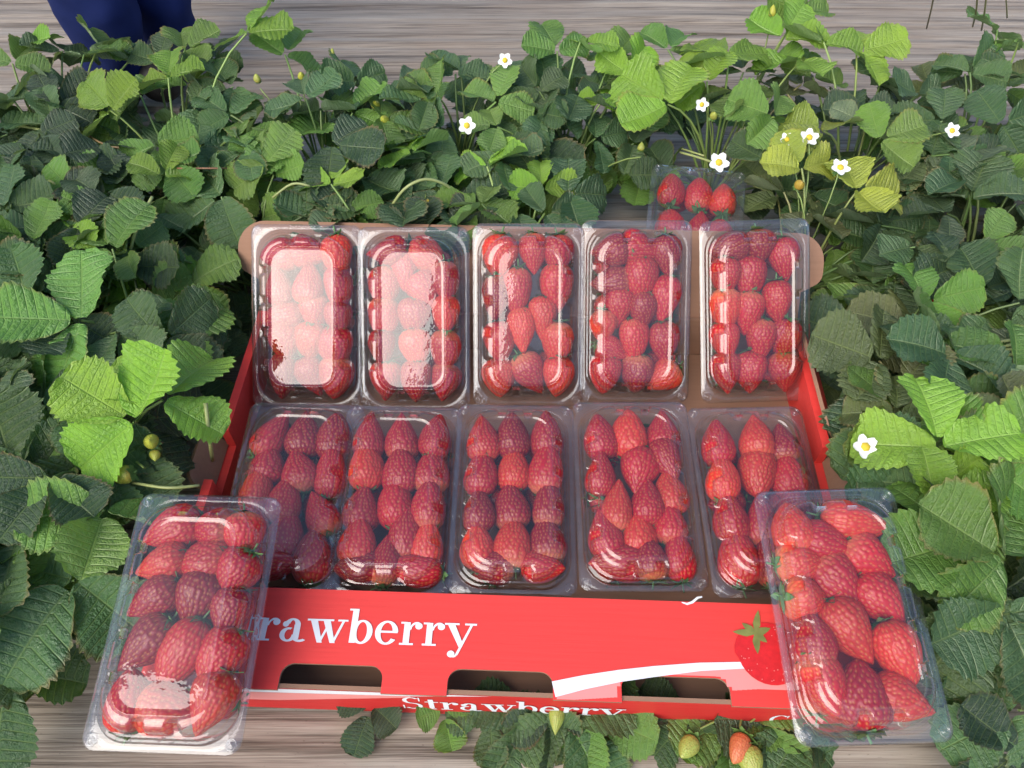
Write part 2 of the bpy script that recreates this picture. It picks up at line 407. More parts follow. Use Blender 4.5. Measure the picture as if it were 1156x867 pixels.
def add_berry(Mw, ln, wd, label, group, rr, name='strawberry'):
    b = obj(name, rr.choice(BERRY)); b.matrix_world = Mw @ Matrix.Diagonal((wd, ln, wd, 1))
    c = rr.choice(REDS); v = rr.uniform(.85, 1.12); b.color = (c[0]*v, c[1]*v, c[2]*v, 1)
    tag(b, label, 'strawberry', group)
    k = obj('calyx', rr.choice(CALYX), b); g_ = rr.uniform(.8, 1.3); k.color = (.11*g_, .22*g_, .075*g_, 1)
    return b

def punnet(fc, tilt, yaw, roll, layout, label, blabel, bgroup, seed, pgroup, lower=True, shingle=False):
    """fc: centre of the flange; layout: (u across, v down the lid as laid out, tip angle clockwise from right, length mm, width mm)"""
    rot = Euler((R(tilt), 0, 0)).to_matrix(); rot = Matrix.Rotation(R(yaw), 3, 'Z') @ rot @ Matrix.Rotation(R(roll), 3, 'Z')
    base = Vector(fc) - rot @ Vector((0, 0, LZ*PS))
    p = empty('clear_punnet', base, rot.to_euler()); p.scale = (PS, PS*1.03, PS); tag(p, label, 'punnet', pgroup)
    obj('tray', TRAYM, p); lid = obj('lid', LIDM, p)
    for sx_ in (-1, 1):
        for sy in (-1, 1): obj('snap_button', BUTM, lid, (sx_*.0512, sy*.0862, .0428))
    obj('embossed_mark', MARKM, lid, (0, .0903, .0428))
    Mp = Matrix.Translation(base) @ rot.to_4x4() @ Matrix.Diagonal((PS, PS*1.03, PS, 1))
    rr = random.Random(seed)
    P = []
    for L in layout:
        u, v, a = L[0], L[1], L[2]; ln = (L[3] if len(L) > 3 else rr.uniform(*((43, 52) if shingle else (38, 46))))/1000; wd = (L[4] if len(L) > 4 else rr.uniform(28, 37))/1000
        P.append([(u-.5)*.116, (.5-v)*.186, -R(a)+rr.uniform(-.12, .12), ln, wd])
    for it in range(40):
        for i in range(len(P)):
            for j in range(i):
                A, B = P[i], P[j]; dx, dy = A[0]-B[0], A[1]-B[1]; d = math.hypot(dx, dy)+1e-6
                # elliptical reach of each fruit along the joining line
                def reach(Q):
                    c = (dx*math.cos(Q[2])+dy*math.sin(Q[2]))/d; return 0.5*math.sqrt((Q[3]*c)**2+(Q[4]**2)*(1-c*c))*(0.67 if shingle else 0.76)
                m = reach(A)+reach(B)
                if d < m:
                    q = (m-d)*0.25/d; A[0] += dx*q; A[1] += dy*q; B[0] -= dx*q; B[1] -= dy*q
        for Q in P:
            ex = 0.5*math.sqrt((Q[3]*math.cos(Q[2]))**2+(Q[4]*math.sin(Q[2]))**2); ey = 0.5*math.sqrt((Q[3]*math.sin(Q[2]))**2+(Q[4]*math.cos(Q[2]))**2)
            lx, ly = .0480-ex, .0830-ey
            Q[0] = max(-lx, min(lx, Q[0])); Q[1] = max(-ly, min(ly, Q[1]))
    for x, y, a, ln, wd in P:
        ln *= 1.07; wd *= 1.05; pit = rr.uniform(.04, .26) if shingle else rr.uniform(-.16, .14)
        z = .0618-wd*0.5-rr.uniform(0, .005)
        Q = Matrix.Translation((x, y, z)) @ Matrix.Rotation(a-math.pi/2, 4, 'Z') @ Matrix.Rotation(pit, 4, 'X') @ Matrix.Rotation(rr.uniform(0, 6.28), 4, 'Y')
        add_berry(Mp @ Q, ln, wd, blabel, bgroup, rr)
    if lower:
        for yy in (-.055, 0, .055):
            for xx in (-.025, .025):
                Q = Matrix.Translation((xx+rr.uniform(-.002, .002), yy+rr.uniform(-.004, .004), .0165)) @ Matrix.Rotation(rr.uniform(0, 6.28), 4, 'Z') @ Matrix.Rotation(rr.uniform(0, 6.28), 4, 'Y')
                add_berry(Mp @ Q, .038, .030, blabel, bgroup, rr)
    return p

E1, E2 = 'the box end nearer the navy trousers', 'the box end with the printed strawberry'
UP, DN, LF, RT = 270, 90, 180, 0
LAY = {
 'B1': [(.22,.16,LF),(.50,.14,RT),(.80,.17,80),(.26,.33,UP),(.53,.29,UP),(.26,.50,160),(.60,.46,DN),(.83,.37,DN),(.30,.66,DN),(.56,.64,DN),(.83,.55,DN),(.60,.83,70),(.28,.84,DN),(.85,.84,DN),(.84,.70,DN)],
 'B2': [(.26,.13,LF),(.62,.16,40,46,38),(.15,.30,DN),(.33,.29,DN),(.55,.32,60),(.83,.31,DN),(.2,.48,DN),(.52,.49,DN,42,34),(.82,.48,DN),(.18,.66,DN),(.51,.68,DN),(.83,.67,DN),(.18,.86,DN),(.51,.86,DN),(.82,.86,DN)],
 'B3': [(.24,.18,DN,44,36),(.55,.14,DN,40,30),(.84,.18,DN),(.40,.37,DN,48,31),(.80,.38,DN,50,36),(.17,.40,DN),(.43,.58,DN,46,30),(.17,.62,DN),(.64,.55,DN,44,30),(.83,.66,DN,46,34),(.2,.86,DN),(.52,.82,60,46,36),(.83,.87,DN)],
 'B4': [(.25,.16,LF,40,33),(.56,.15,20,44,36),(.84,.19,DN,42,32),(.22,.35,LF,42,33),(.54,.33,DN,46,36),(.80,.44,DN,50,33),(.52,.52,DN,42,31),(.28,.54,DN,42,33),(.15,.60,DN,36,28),(.50,.70,DN,48,32),(.78,.67,DN,44,33),(.2,.72,20,36,28),(.22,.88,DN,40,33),(.51,.89,DN,40,36),(.80,.88,150,38,32)],
 'B5': [(.27,.14,LF,42,32),(.54,.13,DN,36,36),(.78,.22,DN,44,32),(.46,.32,DN,46,36),(.16,.32,DN,42,32),(.70,.45,DN,42,32),(.15,.50,DN,44,32),(.44,.52,DN,44,34),(.52,.70,DN,46,32),(.16,.68,DN,42,31),(.80,.66,DN,42,32),(.16,.87,DN,42,34),(.46,.87,DN,42,34),(.78,.87,DN,40,34)],
 'F1': [(.22,.14,300),(.50,.15,UP,46,35),(.80,.17,UP),(.20,.31,UP,40,36),(.52,.38,250,44,34),(.83,.38,UP),(.18,.48,UP),(.45,.55,UP,42,33),(.76,.60,240,44,33),(.50,.73,UP),(.18,.68,UP),(.45,.89,RT),(.80,.83,UP)],
 'F2': [(.22,.15,UP,46,30),(.50,.15,UP,46,33),(.84,.16,UP,44,30),(.20,.34,UP,46,33),(.52,.36,UP,46,34),(.83,.35,UP),(.20,.56,UP,44,34),(.52,.57,UP,48,36),(.82,.54,UP),(.22,.75,UP,44,36),(.54,.76,UP),(.82,.72,UP),(.22,.90,LF),(.52,.90,UP),(.80,.89,LF)],
 'F3': [(.20,.20,UP),(.48,.15,UP,46,34),(.80,.15,UP,46,33),(.20,.38,UP,46,33),(.50,.35,UP,46,32),(.80,.34,UP),(.17,.58,UP,44,31),(.48,.55,UP,46,35),(.80,.53,UP),(.50,.75,UP,44,35),(.80,.72,UP,46,34),(.18,.78,UP,44,32),(.32,.90,LF,38,30),(.74,.90,RT,38,30)],
 'F4': [(.18,.20,UP),(.48,.17,UP,48,37),(.82,.15,UP,44,33),(.17,.41,UP,44,30),(.54,.40,100,48,38),(.82,.34,80),(.32,.60,UP,46,31),(.58,.60,UP,44,36),(.83,.53,UP,42,32),(.18,.70,UP,44,32),(.52,.78,UP,44,34),(.83,.72,UP,42,34),(.2,.89,LF),(.50,.91,UP,38,34),(.80,.90,UP)],
 'F5': [(.20,.20,UP,46,32),(.56,.18,UP,46,35),(.82,.21,UP,38,32),(.22,.40,UP,46,31),(.52,.38,100,48,37),(.84,.38,UP,46,33),(.22,.60,UP),(.48,.62,UP,50,33),(.80,.58,UP),(.20,.80,UP),(.48,.86,UP),(.80,.78,UP)],
 'OL': [(.32,.13,160,46,33),(.60,.12,180,38,34),(.84,.17,DN,38,34),(.55,.25,165,44,34),(.26,.29,160,42,32),(.26,.44,140,42,33),(.56,.43,105,46,35),(.84,.33,120,42,34),(.85,.48,100,38,33),(.27,.62,130,48,33),(.57,.65,110,54,33),(.85,.64,120,42,34),(.24,.82,UP,42,34),(.54,.86,RT,44,36),(.83,.82,110,44,34)],
 'OR': [(.18,.12,UP,40,33),(.70,.12,10,54,32),(.46,.19,25,46,31),(.17,.28,RT,38,33),(.76,.27,40,46,36),(.48,.36,60,48,37),(.17,.45,RT,38,34),(.77,.46,55,46,37),(.17,.62,UP,40,32),(.48,.59,60,50,39),(.77,.68,75,46,34),(.17,.80,70,44,34),(.47,.83,UP,46,40),(.78,.87,20,44,34)],
 'BB': [(.22,.20,UP,44,33),(.52,.20,UP,46,34),(.82,.24,UP,42,33),(.25,.46,UP),(.55,.47,UP),(.82,.5,UP),(.3,.75,UP),(.7,.75,UP)],
}
FZ, BZ = 0.056, 0.102
PG = 'clear punnets of strawberries'
def pz(px, py, z): return at(px, py, z)
PUN = [
 ('B1', at(347,358,BZ), 43, 0, -1, f'clear strawberry punnet leaning in the back row at {E1}', 'back row punnet at the navy trousers end'),
 ('B2', at(468,361,BZ), 43, 0, 0, f'leaning back row punnet of strawberries second from {E1}', 'back row punnet second from the navy trousers end'),
 ('B3', at(596,357,BZ), 44, 0, 0, 'clear strawberry punnet leaning in the middle of the back row', 'punnet leaning in the middle of the back row'),
 ('B4', at(717,353,BZ), 44, 0, 0, f'leaning back row punnet of strawberries second from {E2}', 'back row punnet second from the printed strawberry end'),
 ('B5', at(852,352,BZ), 43, 0, 2, f'clear strawberry punnet leaning in the back row at {E2}', 'back row punnet at the printed strawberry end'),
 ('F1', at(330,556,FZ), 8, 0, -2, f'flat front row punnet of strawberries at {E1}', 'flat front row punnet at the navy trousers end'),
 ('F2', at(447,560,FZ), 8, 0, -1.5, f'flat front row punnet of strawberries second from {E1}', 'flat front row punnet second from the navy trousers end'),
 ('F3', at(580,558,FZ), 8, 0, -1, 'clear strawberry punnet lying flat in the middle of the front row', 'punnet lying flat in the middle of the front row'),
 ('F4', at(718,554,FZ), 8, 0, 0, f'flat front row punnet of strawberries second from {E2}', 'flat front row punnet second from the printed strawberry end'),
 ('F5', at(858,560,FZ), 7, 0, 1, f'flat front row punnet of strawberries at {E2}', 'flat front row punnet at the printed strawberry end'),
 ('OL', at(212,695,.120), 13, 0, -2, 'loose clear strawberry punnet set on the box corner beside the white lettering', 'loose punnet on the box corner beside the lettering'),
 ('OR', at(957,687,.120), 13, 0, 2, 'loose clear strawberry punnet set on the box corner over the printed strawberry', 'loose punnet on the box corner over the printed strawberry'),
 ('BB', (.236,.770,.074), 16, -9, 0, 'loose clear strawberry punnet lying on the ground behind the box', 'loose punnet on the ground behind the box'),
]
for i, (key, fc, tilt, yaw, roll, lab, bl) in enumerate(PUN):
    punnet(fc, tilt, yaw, roll, LAY[key], lab, f'red strawberry in the {bl}', f'strawberries in the {bl}', 100+i, PG, shingle=key[0] == 'F')

# ------------------------------------------------------------------ cardboard box
BX = empty('cardboard_box', (0.010, 0.405, 0.0), (0, 0, R(-2.0)))
tag(BX, 'shallow red cardboard tray lettered Strawberry and holding two rows of punnets', 'box')
HW, YF, YB, HB, TH = 0.322, -0.212, 0.228, 0.065, 0.004
def slab(name, pts, z0, z1, mats, parent, top=0, bottom=1, side=1, xf=None, bev=0):
    """flat outline (list of x,y) given thickness; xf maps local to box space"""
    bm = bmesh.new()
    lo = [bm.verts.new((x, y, z0)) for x, y in pts]; hi = [bm.verts.new((x, y, z1)) for x, y in pts]
    f = bm.faces.new(hi); f.material_index = top
    f = bm.faces.new(lo[::-1]); f.material_index = bottom
    n = len(pts)
    for i in range(n):
        f = bm.faces.new((lo[i], lo[(i+1) % n], hi[(i+1) % n], hi[i])); f.material_index = side
    if xf is not None: bm.transform(xf)
    return obj(name, bm_mesh(name, bm, mats), parent)
def rect(x0, y0, x1, y1): return [(x0, y0), (x1, y0), (x1, y1), (x0, y1)]
def arc(cx, cy, r, a0, a1, n=7): return [(cx+r*math.cos(R(a0+(a1-a0)*k/(n-1))), cy+r*math.sin(R(a0+(a1-a0)*k/(n-1)))) for k in range(n)]
slab('base', rect(-HW+.005, YF+.005, HW-.005, YB-.005), 0.002, 0.005, [M['brown'], M['brown']], BX)
# front flap with three half hand holes at its fold
HOL = [(-0.158, 0.044), (-0.013, 0.045), (0.136, 0.046)]
FD = 0.089
pts = []
x0, x1 = -HW+.001, HW-.001
pts.append((x0, 0))
for hx, hw in HOL:
    d = .0225; r = .011
    pts += [(hx-hw, 0)] + arc(hx-hw+r, d-r, r, 180, 90) + arc(hx+hw-r, d-r, r, 90, 0) + [(hx+hw, 0)]
pts += [(x1, 0), (x1, FD), (x0, FD)]
TF = Matrix.Translation((0, YF-.002, HB)) @ Matrix.Rotation(R(2.0), 4, 'X')
flap = slab('front_flap', pts, -.003, 0, [M['red'], M['brown']], BX, 0, 1, 1, TF)
def wall(name, A, B, h, mats, outer=0, inner=1, t=TH):
    """upright board from A to B (x,y); the outer face looks to the right of A->B"""
    A, B = Vector(A), Vector(B); d = (B-A).normalized(); L = (B-A).length
    X_ = Matrix(((d.x, 0, d.y, A.x), (d.y, 0, -d.x, A.y), (0, 1, 0, 0.002), (0, 0, 0, 1)))
    return slab(name, h if isinstance(h, list) else rect(0, 0, L, h), -t, 0, mats, BX, outer, inner, inner, X_)
L2 = 2*HW
pf = [(0, 0), (0.40, 0), (0.402, -.001), (L2, -.001), (L2, HB-.005), (0, HB-.005)]
fw = wall('front_wall', (-HW, YF), (HW, YF), rect(0, 0, L2, HB-.0045), [M['shaded_red'], M['brown']])
wall('back_wall', (HW, YB), (-HW, YB), rect(0, 0, L2, HB), [M['red'], M['brown']])
LD = YB-YF
def side_pts(flip):
    n0, n1 = 0.200, 0.262          # the cut the tab was pushed out of, measured from the front
    if flip: n0, n1 = LD-n1, LD-n0
    return [(0, 0), (LD, 0), (LD, HB-.002), (n1, HB-.002), (n1, HB-.032), (n0, HB-.032), (n0, HB-.002), (0, HB-.002)]
# double rolled side walls: white outside, red within
wall('side_wall', (-HW, YB-.005), (-HW, YF+.005), [(x*(LD-.01)/LD, y) for x, y in side_pts(True)], [M['white'], M['red']], t=.009)
wall('side_wall', (HW, YF+.005), (HW, YB-.005), [(x*(LD-.01)/LD, y) for x, y in side_pts(False)], [M['white'], M['red']], t=.009)
def tabm(sx_):
    w, d, r = .064, .036, .012
    p = [(-w/2, 0), (w/2, 0)] + arc(w/2-r, d-r, r, 0, 90) + arc(-w/2+r, d-r, r, 90, 180)
    if sx_ < 0: p = [(-x, y) for x, y in p][::-1]
    ang = 62
    X_ = Matrix.Translation((sx_*(HW-.001), YF+.231, HB-.028)) @ Matrix.Rotation(R(-90 if sx_ > 0 else 90), 4, 'Z') @ Matrix.Rotation(R(ang), 4, 'X')
    slab('hand_hole_tab', p, -.004, 0, [M['brown'], M['brown']], BX, 0, 1, 1, X_)
tabm(-1); tabm(1)
# loose red rim standing off the printed-strawberry side
X_ = Matrix.Translation((HW+.004, YF+.345, HB+.004)) @ Matrix.Rotation(R(58), 4, 'Y')
slab('rim_flap', rect(-.016, -.068, .016, .062), -.004, 0, [M['red'], M['brown']], BX, 0, 1, 1, X_)
# back flap, rounded ears at its ends, leaning up behind the back row
w = HW+.026; d = .104; r = .034
p = [(-HW, 0), (HW, 0), (HW+.002, .035)] + arc(w-r*.5, .058, r*.5, -70, 0, 5) + arc(w-r, d-r, r, 0, 90, 9) + arc(-w+r, d-r, r, 90, 180, 9) + arc(-w+r*.5, .058, r*.5, 180, 250, 5) + [(-HW-.002, .035)]
X_ = Matrix.Translation((0, YB+.003, HB-.004)) @ Matrix.Rotation(R(47), 4, 'X')
slab('back_flap', p, -.004, 0, [M['brown'], M['red']], BX, 0, 1, 0, X_)

# --- print on the box: flat shapes a hair above the board
def sheet(name, polys, mat, parent, X_, dz=.00035):
    V, Fc = [], []
    for q, P_ in enumerate(polys):
        i = len(V); V += [X_ @ Vector((x, y, dz+q*.0000025)) for x, y in P_]; Fc.append(tuple(range(i, i+len(P_))))
    return obj(name, mesh(name, V, Fc, [mat], False), parent)
def strip(c, w):
    """polyline with widths -> quads"""
    out = []; n = len(c); e = []
    for i in range(n):
        a = Vector(c[max(i-1, 0)]); b = Vector(c[min(i+1, n-1)]); t = (b-a).normalized(); nn = Vector((-t.y, t.x)); q = Vector(c[i]); ww = w[i] if hasattr(w, '__len__') else w
        e.append((q+nn*ww/2, q-nn*ww/2))
    left = [tuple(x[0]) for x in e]; right = [tuple(x[1]) for x in e]
    for i in range(n-1): out.append([right[i], right[i+1], left[i+1], left[i]])
    return out
def earc(cx, cy, rx, ry, tx, ty, a0, a1, n=20):
    o = []
    for k in range(n):
        a, b = R(a0+(a1-a0)*k/n), R(a0+(a1-a0)*(k+1)/n)
        f = lambda s_, X__, Y__: (cx+X__*math.cos(s_), cy+Y__*math.sin(s_))
        o.append([f(a, rx-tx, ry-ty), f(a, rx, ry), f(b, rx, ry), f(b, rx-tx, ry-ty)])
    return o
def disc(cx, cy, r): return [[(cx+r*math.cos(2*math.pi*k/14), cy+r*math.sin(2*math.pi*k/14)) for k in range(14)]]
def rc(a, b, c, d): return [[(a, b), (c, b), (c, d), (a, d)]]
def glyph(ch):
    if ch == 'S': return (earc(.48,1.08,.42,.40,.20,.08,40,270)+earc(.48,.36,.46,.40,.20,.08,-140,90)+rc(.80,1.02,.87,1.48)+rc(.02,-.02,.09,.44), 1.08)
    if ch == 't': return (rc(.16,.14,.40,1.28)+rc(0,.91,.62,1.0)+earc(.40,.22,.24,.24,.13,.10,180,300), .70)
    if ch == 'r': return (rc(.13,.05,.37,.98)+rc(0,0,.54,.08)+rc(0,.91,.24,.99)+earc(.62,.66,.27,.34,.07,.10,60,180)+disc(.70,.82,.145), .88)
    if ch == 'a': return (earc(.36,.29,.34,.31,.20,.09,70,360)+rc(.54,.10,.78,.72)+earc(.46,.70,.32,.30,.22,.09,0,165)+disc(.20,.74,.125)+earc(.82,.16,.28,.18,.13,.10,180,330), 1.06)
    if ch == 'w': return ([[(.08,.95),(.36,.95),(.66,-.02),(.46,-.02)],[(.50,-.02),(.60,-.02),(.86,.78),(.78,.82)],[(.58,.95),(.86,.95),(1.16,-.02),(.96,-.02)],[(1.02,-.02),(1.12,-.02),(1.44,.95),(1.34,.95)]]+rc(-.04,.92,.5,1.0)+rc(.5,.92,1.0,1.0)+rc(1.16,.92,1.56,1.0), 1.56)
    if ch == 'b': return (rc(.13,.02,.37,1.50)+rc(0,1.42,.24,1.50)+earc(.58,.50,.42,.52,.22,.09,-180,180,28), 1.08)
    if ch == 'e': return (earc(.47,.50,.45,.52,.22,.09,5,325,28)+rc(.24,.49,.90,.58), 1.0)
    if ch == 'y': return ([[(.06,.95),(.35,.95),(.70,.12),(.58,-.10)],[(.40,-.40),(.52,-.36),(1.06,.95),(.96,.95)]]+rc(-.05,.92,.52,1.0)+rc(.74,.92,1.20,1.0)+disc(.26,-.32,.145)+earc(.36,-.30,.14,.16,.06,.08,250,340,8), 1.16)
    if ch == 'C': return (earc(.60,.72,.58,.78,.24,.09,45,320,28)+rc(.98,1.0,1.06,1.48), 1.2)
def word(text, X_, sx_, sy_):
    polys, x = [], 0
    for ch in text:
        P_, adv = glyph(ch); polys += [[((px_+x)*sx_, py_*sy_) for px_, py_ in q] for q in P_]; x += adv
    return polys, x*sx_
def lettering(text, parent, X_, sx_, sy_, mat):
    polys, wd = word(text, None, sx_, sy_); return sheet('lettering', polys, mat, parent, X_, .0003)
BXI = BX.matrix_basis.inverted() if False else (Matrix.Translation(BX.location) @ Euler(BX.rotation_euler).to_matrix().to_4x4()).inverted()
FT = TF
def on_flap(px, py):
    """pixel -> flap plane coords (x, y from the fold)"""
    p_ = BXI @ at(px, py, HB+.001); q = FT.inverted() @ p_; return (q.x, q.y)
a0 = on_flap(288, 723); a1 = on_flap(533, 731)
_, wd = word('rawberry', None, 1, 1); sxx = (a1[0]-a0[0])/(wd-.1); _, wst = word('St', None, 1, 1)
lettering('Strawberry', flap, FT @ Matrix.Translation((a0[0], a0[1], 0)) @ Matrix.Rotation(math.atan2(a1[1]-a0[1], a1[0]-a0[0]), 4, 'Z') @ Matrix.Translation((-wst*sxx, 0, 0)), sxx, sxx*0.90, M['white'])
# swoosh: pink field below a white band, then a small white flick and the printed strawberry
c = [on_flap(x, y) for x, y in ((625, 778), (660, 770), (700, 763), (740, 758), (790, 753), (845, 751), (900, 750))]
sheet('white_swoosh', strip(c, [.013, .0115, .010, .009, .007, .0055, .005]), M['white'], flap, FT, .0005)
low = [(x_, -0.0) for x_, y_ in c]; up_ = [(x_, y_-.001) for x_, y_ in c]
def clear_holes(P_): return P_
pk = []
for i in range(len(c)-1):
    xa, xb = c[i][0], c[i+1][0]; n_ = 10
    for k in range(n_):
        u0, u1 = k/n_, (k+1)/n_; xl, xr = xa+(xb-xa)*u0, xa+(xb-xa)*u1
        yl, yr = c[i][1]+(c[i+1][1]-c[i][1])*u0, c[i][1]+(c[i+1][1]-c[i][1])*u1; xm = (xl+xr)/2; bot = 0.0 if xm < .19 else min(.02, .004+.10*(xm-.19))
        bot = 0.0005 + min(.014, max(0, (xm-.05))*.09)
        for hx, hw in HOL:
            if abs(xm-hx) < hw+.0025:
                e_ = max(0, abs(xm-hx)-(hw-.011)); bot = max(bot, .0120+math.sqrt(max(0, .011**2-min(e_, .011)**2))+.0008)
        if yl > bot+.0005: pk.append([(xl, bot), (xr, bot), (xr, yr), (xl, yl)])
runs = []
for P_ in pk:
    if runs and abs(runs[-1][-1][1][0]-P_[0][0]) < 1e-6: runs[-1].append(P_)
    else: runs.append([P_])
for r_ in runs: sheet('pink_band', r_, M['pink'], flap, FT, .0002)
q = [on_flap(x, y) for x, y in ((769, 681), (775, 683), (781, 681), (787, 676), (792, 675))]
sheet('white_flick', strip(q, [.001, .002, .0022, .002, .0012]), M['white'], flap, FT, .0005)
bc = on_flap(868, 738); pb = [(bc[0]+.030*math.cos(R(t))*(1 if math.sin(R(t)) > 0 else .92), bc[1]+.027*math.sin(R(t))) for t in range(0, 360, 12)]
sheet('printed_strawberry', [pb], M['pberry'], flap, FT, .0009)
sd = []; rr_ = random.Random(5)
for _ in range(46):
    a, b = rr_.uniform(0, 360), rr_.uniform(.25, .95)**.5; sd.append([(bc[0]+.028*b*math.cos(R(a))+dx, bc[1]+.025*b*math.sin(R(a))+dy) for dx, dy in ((-.0004, -.0003), (.0004, -.0003), (.0005, .0004), (-.0003, .0004))])
sheet('printed_seeds', sd, M['pink'], flap, FT, .0012)
lc = on_flap(852, 716); lv = []
for a, l in ((75, .022), (20, .015), (178, .020), (268, .018), (140, .014), (320, .012)):
    ca, sa = math.cos(R(a)), math.sin(R(a))
    lv.append([(lc[0]+ca*l*t-sa*w_, lc[1]+sa*l*t+ca*w_) for t, w_ in ((0, -.0008), (.4, -.0034), (.75, -.002), (1, 0), (.75, .002), (.4, .0034), (0, .0008))])
sheet('printed_leaves', lv, M['pgreen'], flap, FT, .0014)
# front wall print
XF = Matrix(((1, 0, 0, 0), (0, 0, -1, YF), (0, 1, 0, 0.002), (0, 0, 0, 1)))
def on_wall(px, zz):
    lo_, hi_ = 0.1, 0.4
    p_ = BXI @ at(px, 797, zz); return p_.x
lx = on_wall(452, .04); rx = on_wall(706, .04); _, w1_ = word('Strawberry', None, 1, 1); s1 = (rx-lx)/w1_
lettering('Strawberry', fw, XF @ Matrix.Translation((lx, .016, 0)), s1, .022, M['white'])
lettering('C', fw, XF @ Matrix.Translation((on_wall(868, .03), .014, 0)), .014, .014, M['white'])
sheet('white_swoosh', [[(-HW+.004, .046), (-.09, .052), (-.02, .0595), (-HW+.004, .0595)]], M['white'], fw, XF, .0003)
sheet('pink_band', [[(-HW+.004, .024), (-.21, .026), (-.09, .048), (-.09, .0518), (-HW+.004, .0455)]], M['pink'], fw, XF, .0003)
sheet('printed_strawberry', [[(-.275+.028*math.cos(R(t)), .030+.020*math.sin(R(t))) for t in range(0, 360, 15)]], M['pberry'], fw, XF, .0006)
sheet('printed_leaves', [[(-.275+.024*math.cos(R(t))*k_, .050+.006*math.sin(R(t))*k_) for t, k_ in zip(range(0, 360, 20), [1, .5]*9)]], M['pgreen'], fw, XF, .0009)

# ------------------------------------------------------------------ strawberry plants
NV = 9
def leaflet_mesh(seed):
    rr = random.Random(seed); nu, nvv = 8, NV*4+1
    wide = rr.uniform(.38, .50); fold = rr.uniform(.15, .80); curl = rr.uniform(-.35, .45); roll_ = rr.uniform(-.12, .12); pl = rr.uniform(.004, .011); ph = rr.uniform(0, 6)
    V, UV = [], []
    S_ = [k/nu for k in range(-nu, nu+1)]
    for iv in range(nvv):
        v = iv/(nvv-1)
        w = wide*1.5*(v+.012)**.5*max(0.02, 1-v**2.7)**.6
        tooth = (v*NV) % 1.0
        for s in S_:
            a = abs(s)
            tw = 1.0
            yy = v*(0.90) + a*w*0.36*(1-v)**0.7*min(1, v*6)
            if a > .86: # serrate margin
                k = (a-.86)/.14; sp = (1-abs(2*tooth-1)); tw = 1 + k*(0.105*sp-.06); yy += k*.024*sp*(.3+v)
            x = s*w*tw
            vv = v+(.035 if s < 0 else 0)+.012*math.sin(ph+9*v); veinp = math.cos(2*math.pi*(vv*NV-0.5))      # -> 1 on a vein
            z = -pl*veinp*min(1, a*3)*(1-.35*a) + fold*a*w*.8 - curl*(v-.25)**2*0.8 - .16*(a*w)**2*(1+math.sin(ph+6*v)) + roll_*x*v
            z += .034*math.sin(ph+7*v+3*s)*a + .018*math.sin(ph*2+13*v-2*s)*a
            V.append((x, yy, z)); UV.append((s*.5+.5, vv))
    n = 2*nu+1; Fc = []
    for iv in range(nvv-1):
        for k in range(n-1):
            b = iv*n+k; Fc.append((b, b+1, b+n+1, b+n))
    m = mesh('leaflet', V, Fc, [M['leaf']])
    u = m.uv_layers.new(name='uv'); li = [0]*len(m.loops); m.loops.foreach_get('vertex_index', li)
    u.data.foreach_set('uv', [c_ for i in li for c_ in UV[i]])
    return m
LEAFLET = [leaflet_mesh(s) for s in range(12)]
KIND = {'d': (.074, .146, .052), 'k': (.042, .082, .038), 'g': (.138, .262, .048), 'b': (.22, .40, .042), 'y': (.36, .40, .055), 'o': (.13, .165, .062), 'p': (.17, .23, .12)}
def jit(c, r, rr):
    v = rr.uniform(1-r, 1+r); return (c[0]*v*rr.uniform(.9, 1.1), c[1]*v, c[2]*v*rr.uniform(.88, 1.12), 1)

class Plant: pass
PLANTS = []
def new_plant(x, y, z=0.0):
    p = Plant(); p.e = empty('strawberry_plant', (x, y, z)); p.p = Vector((x, y, z)); p.n = 0; p.flags = set(); PLANTS.append(p); return p
def stalk(name, p, end, r0, r1, color, bow=None, rr=random, parent=None, n=7, start=None):
    a = Vector(start) if start is not None else Vector((rr.uniform(-.014, .014), rr.uniform(-.014, .014), 0.002))
    b = Vector(end)-p.p
    m_ = a.lerp(b, .5)+Vector((0, 0, .35*(b-a).length*.5)) if bow is None else bow
    m_ = Vector(m_); m_.x += rr.uniform(-.012, .012); m_.y += rr.uniform(-.012, .012)
    if b.z > .05: m_.x = a.x+(b.x-a.x)*.42+rr.uniform(-.01, .01); m_.y = a.y+(b.y-a.y)*.42; m_.z = max(m_.z, b.z*.85)
    V, Fc = tube(bez(a, m_, b, n), [r0+(r1-r0)*k/(n-1) for k in range(n)], 5, False)
    o = obj(name, mesh(name, V, Fc, [M['stem']]), parent or p.e); o.color = color; return o
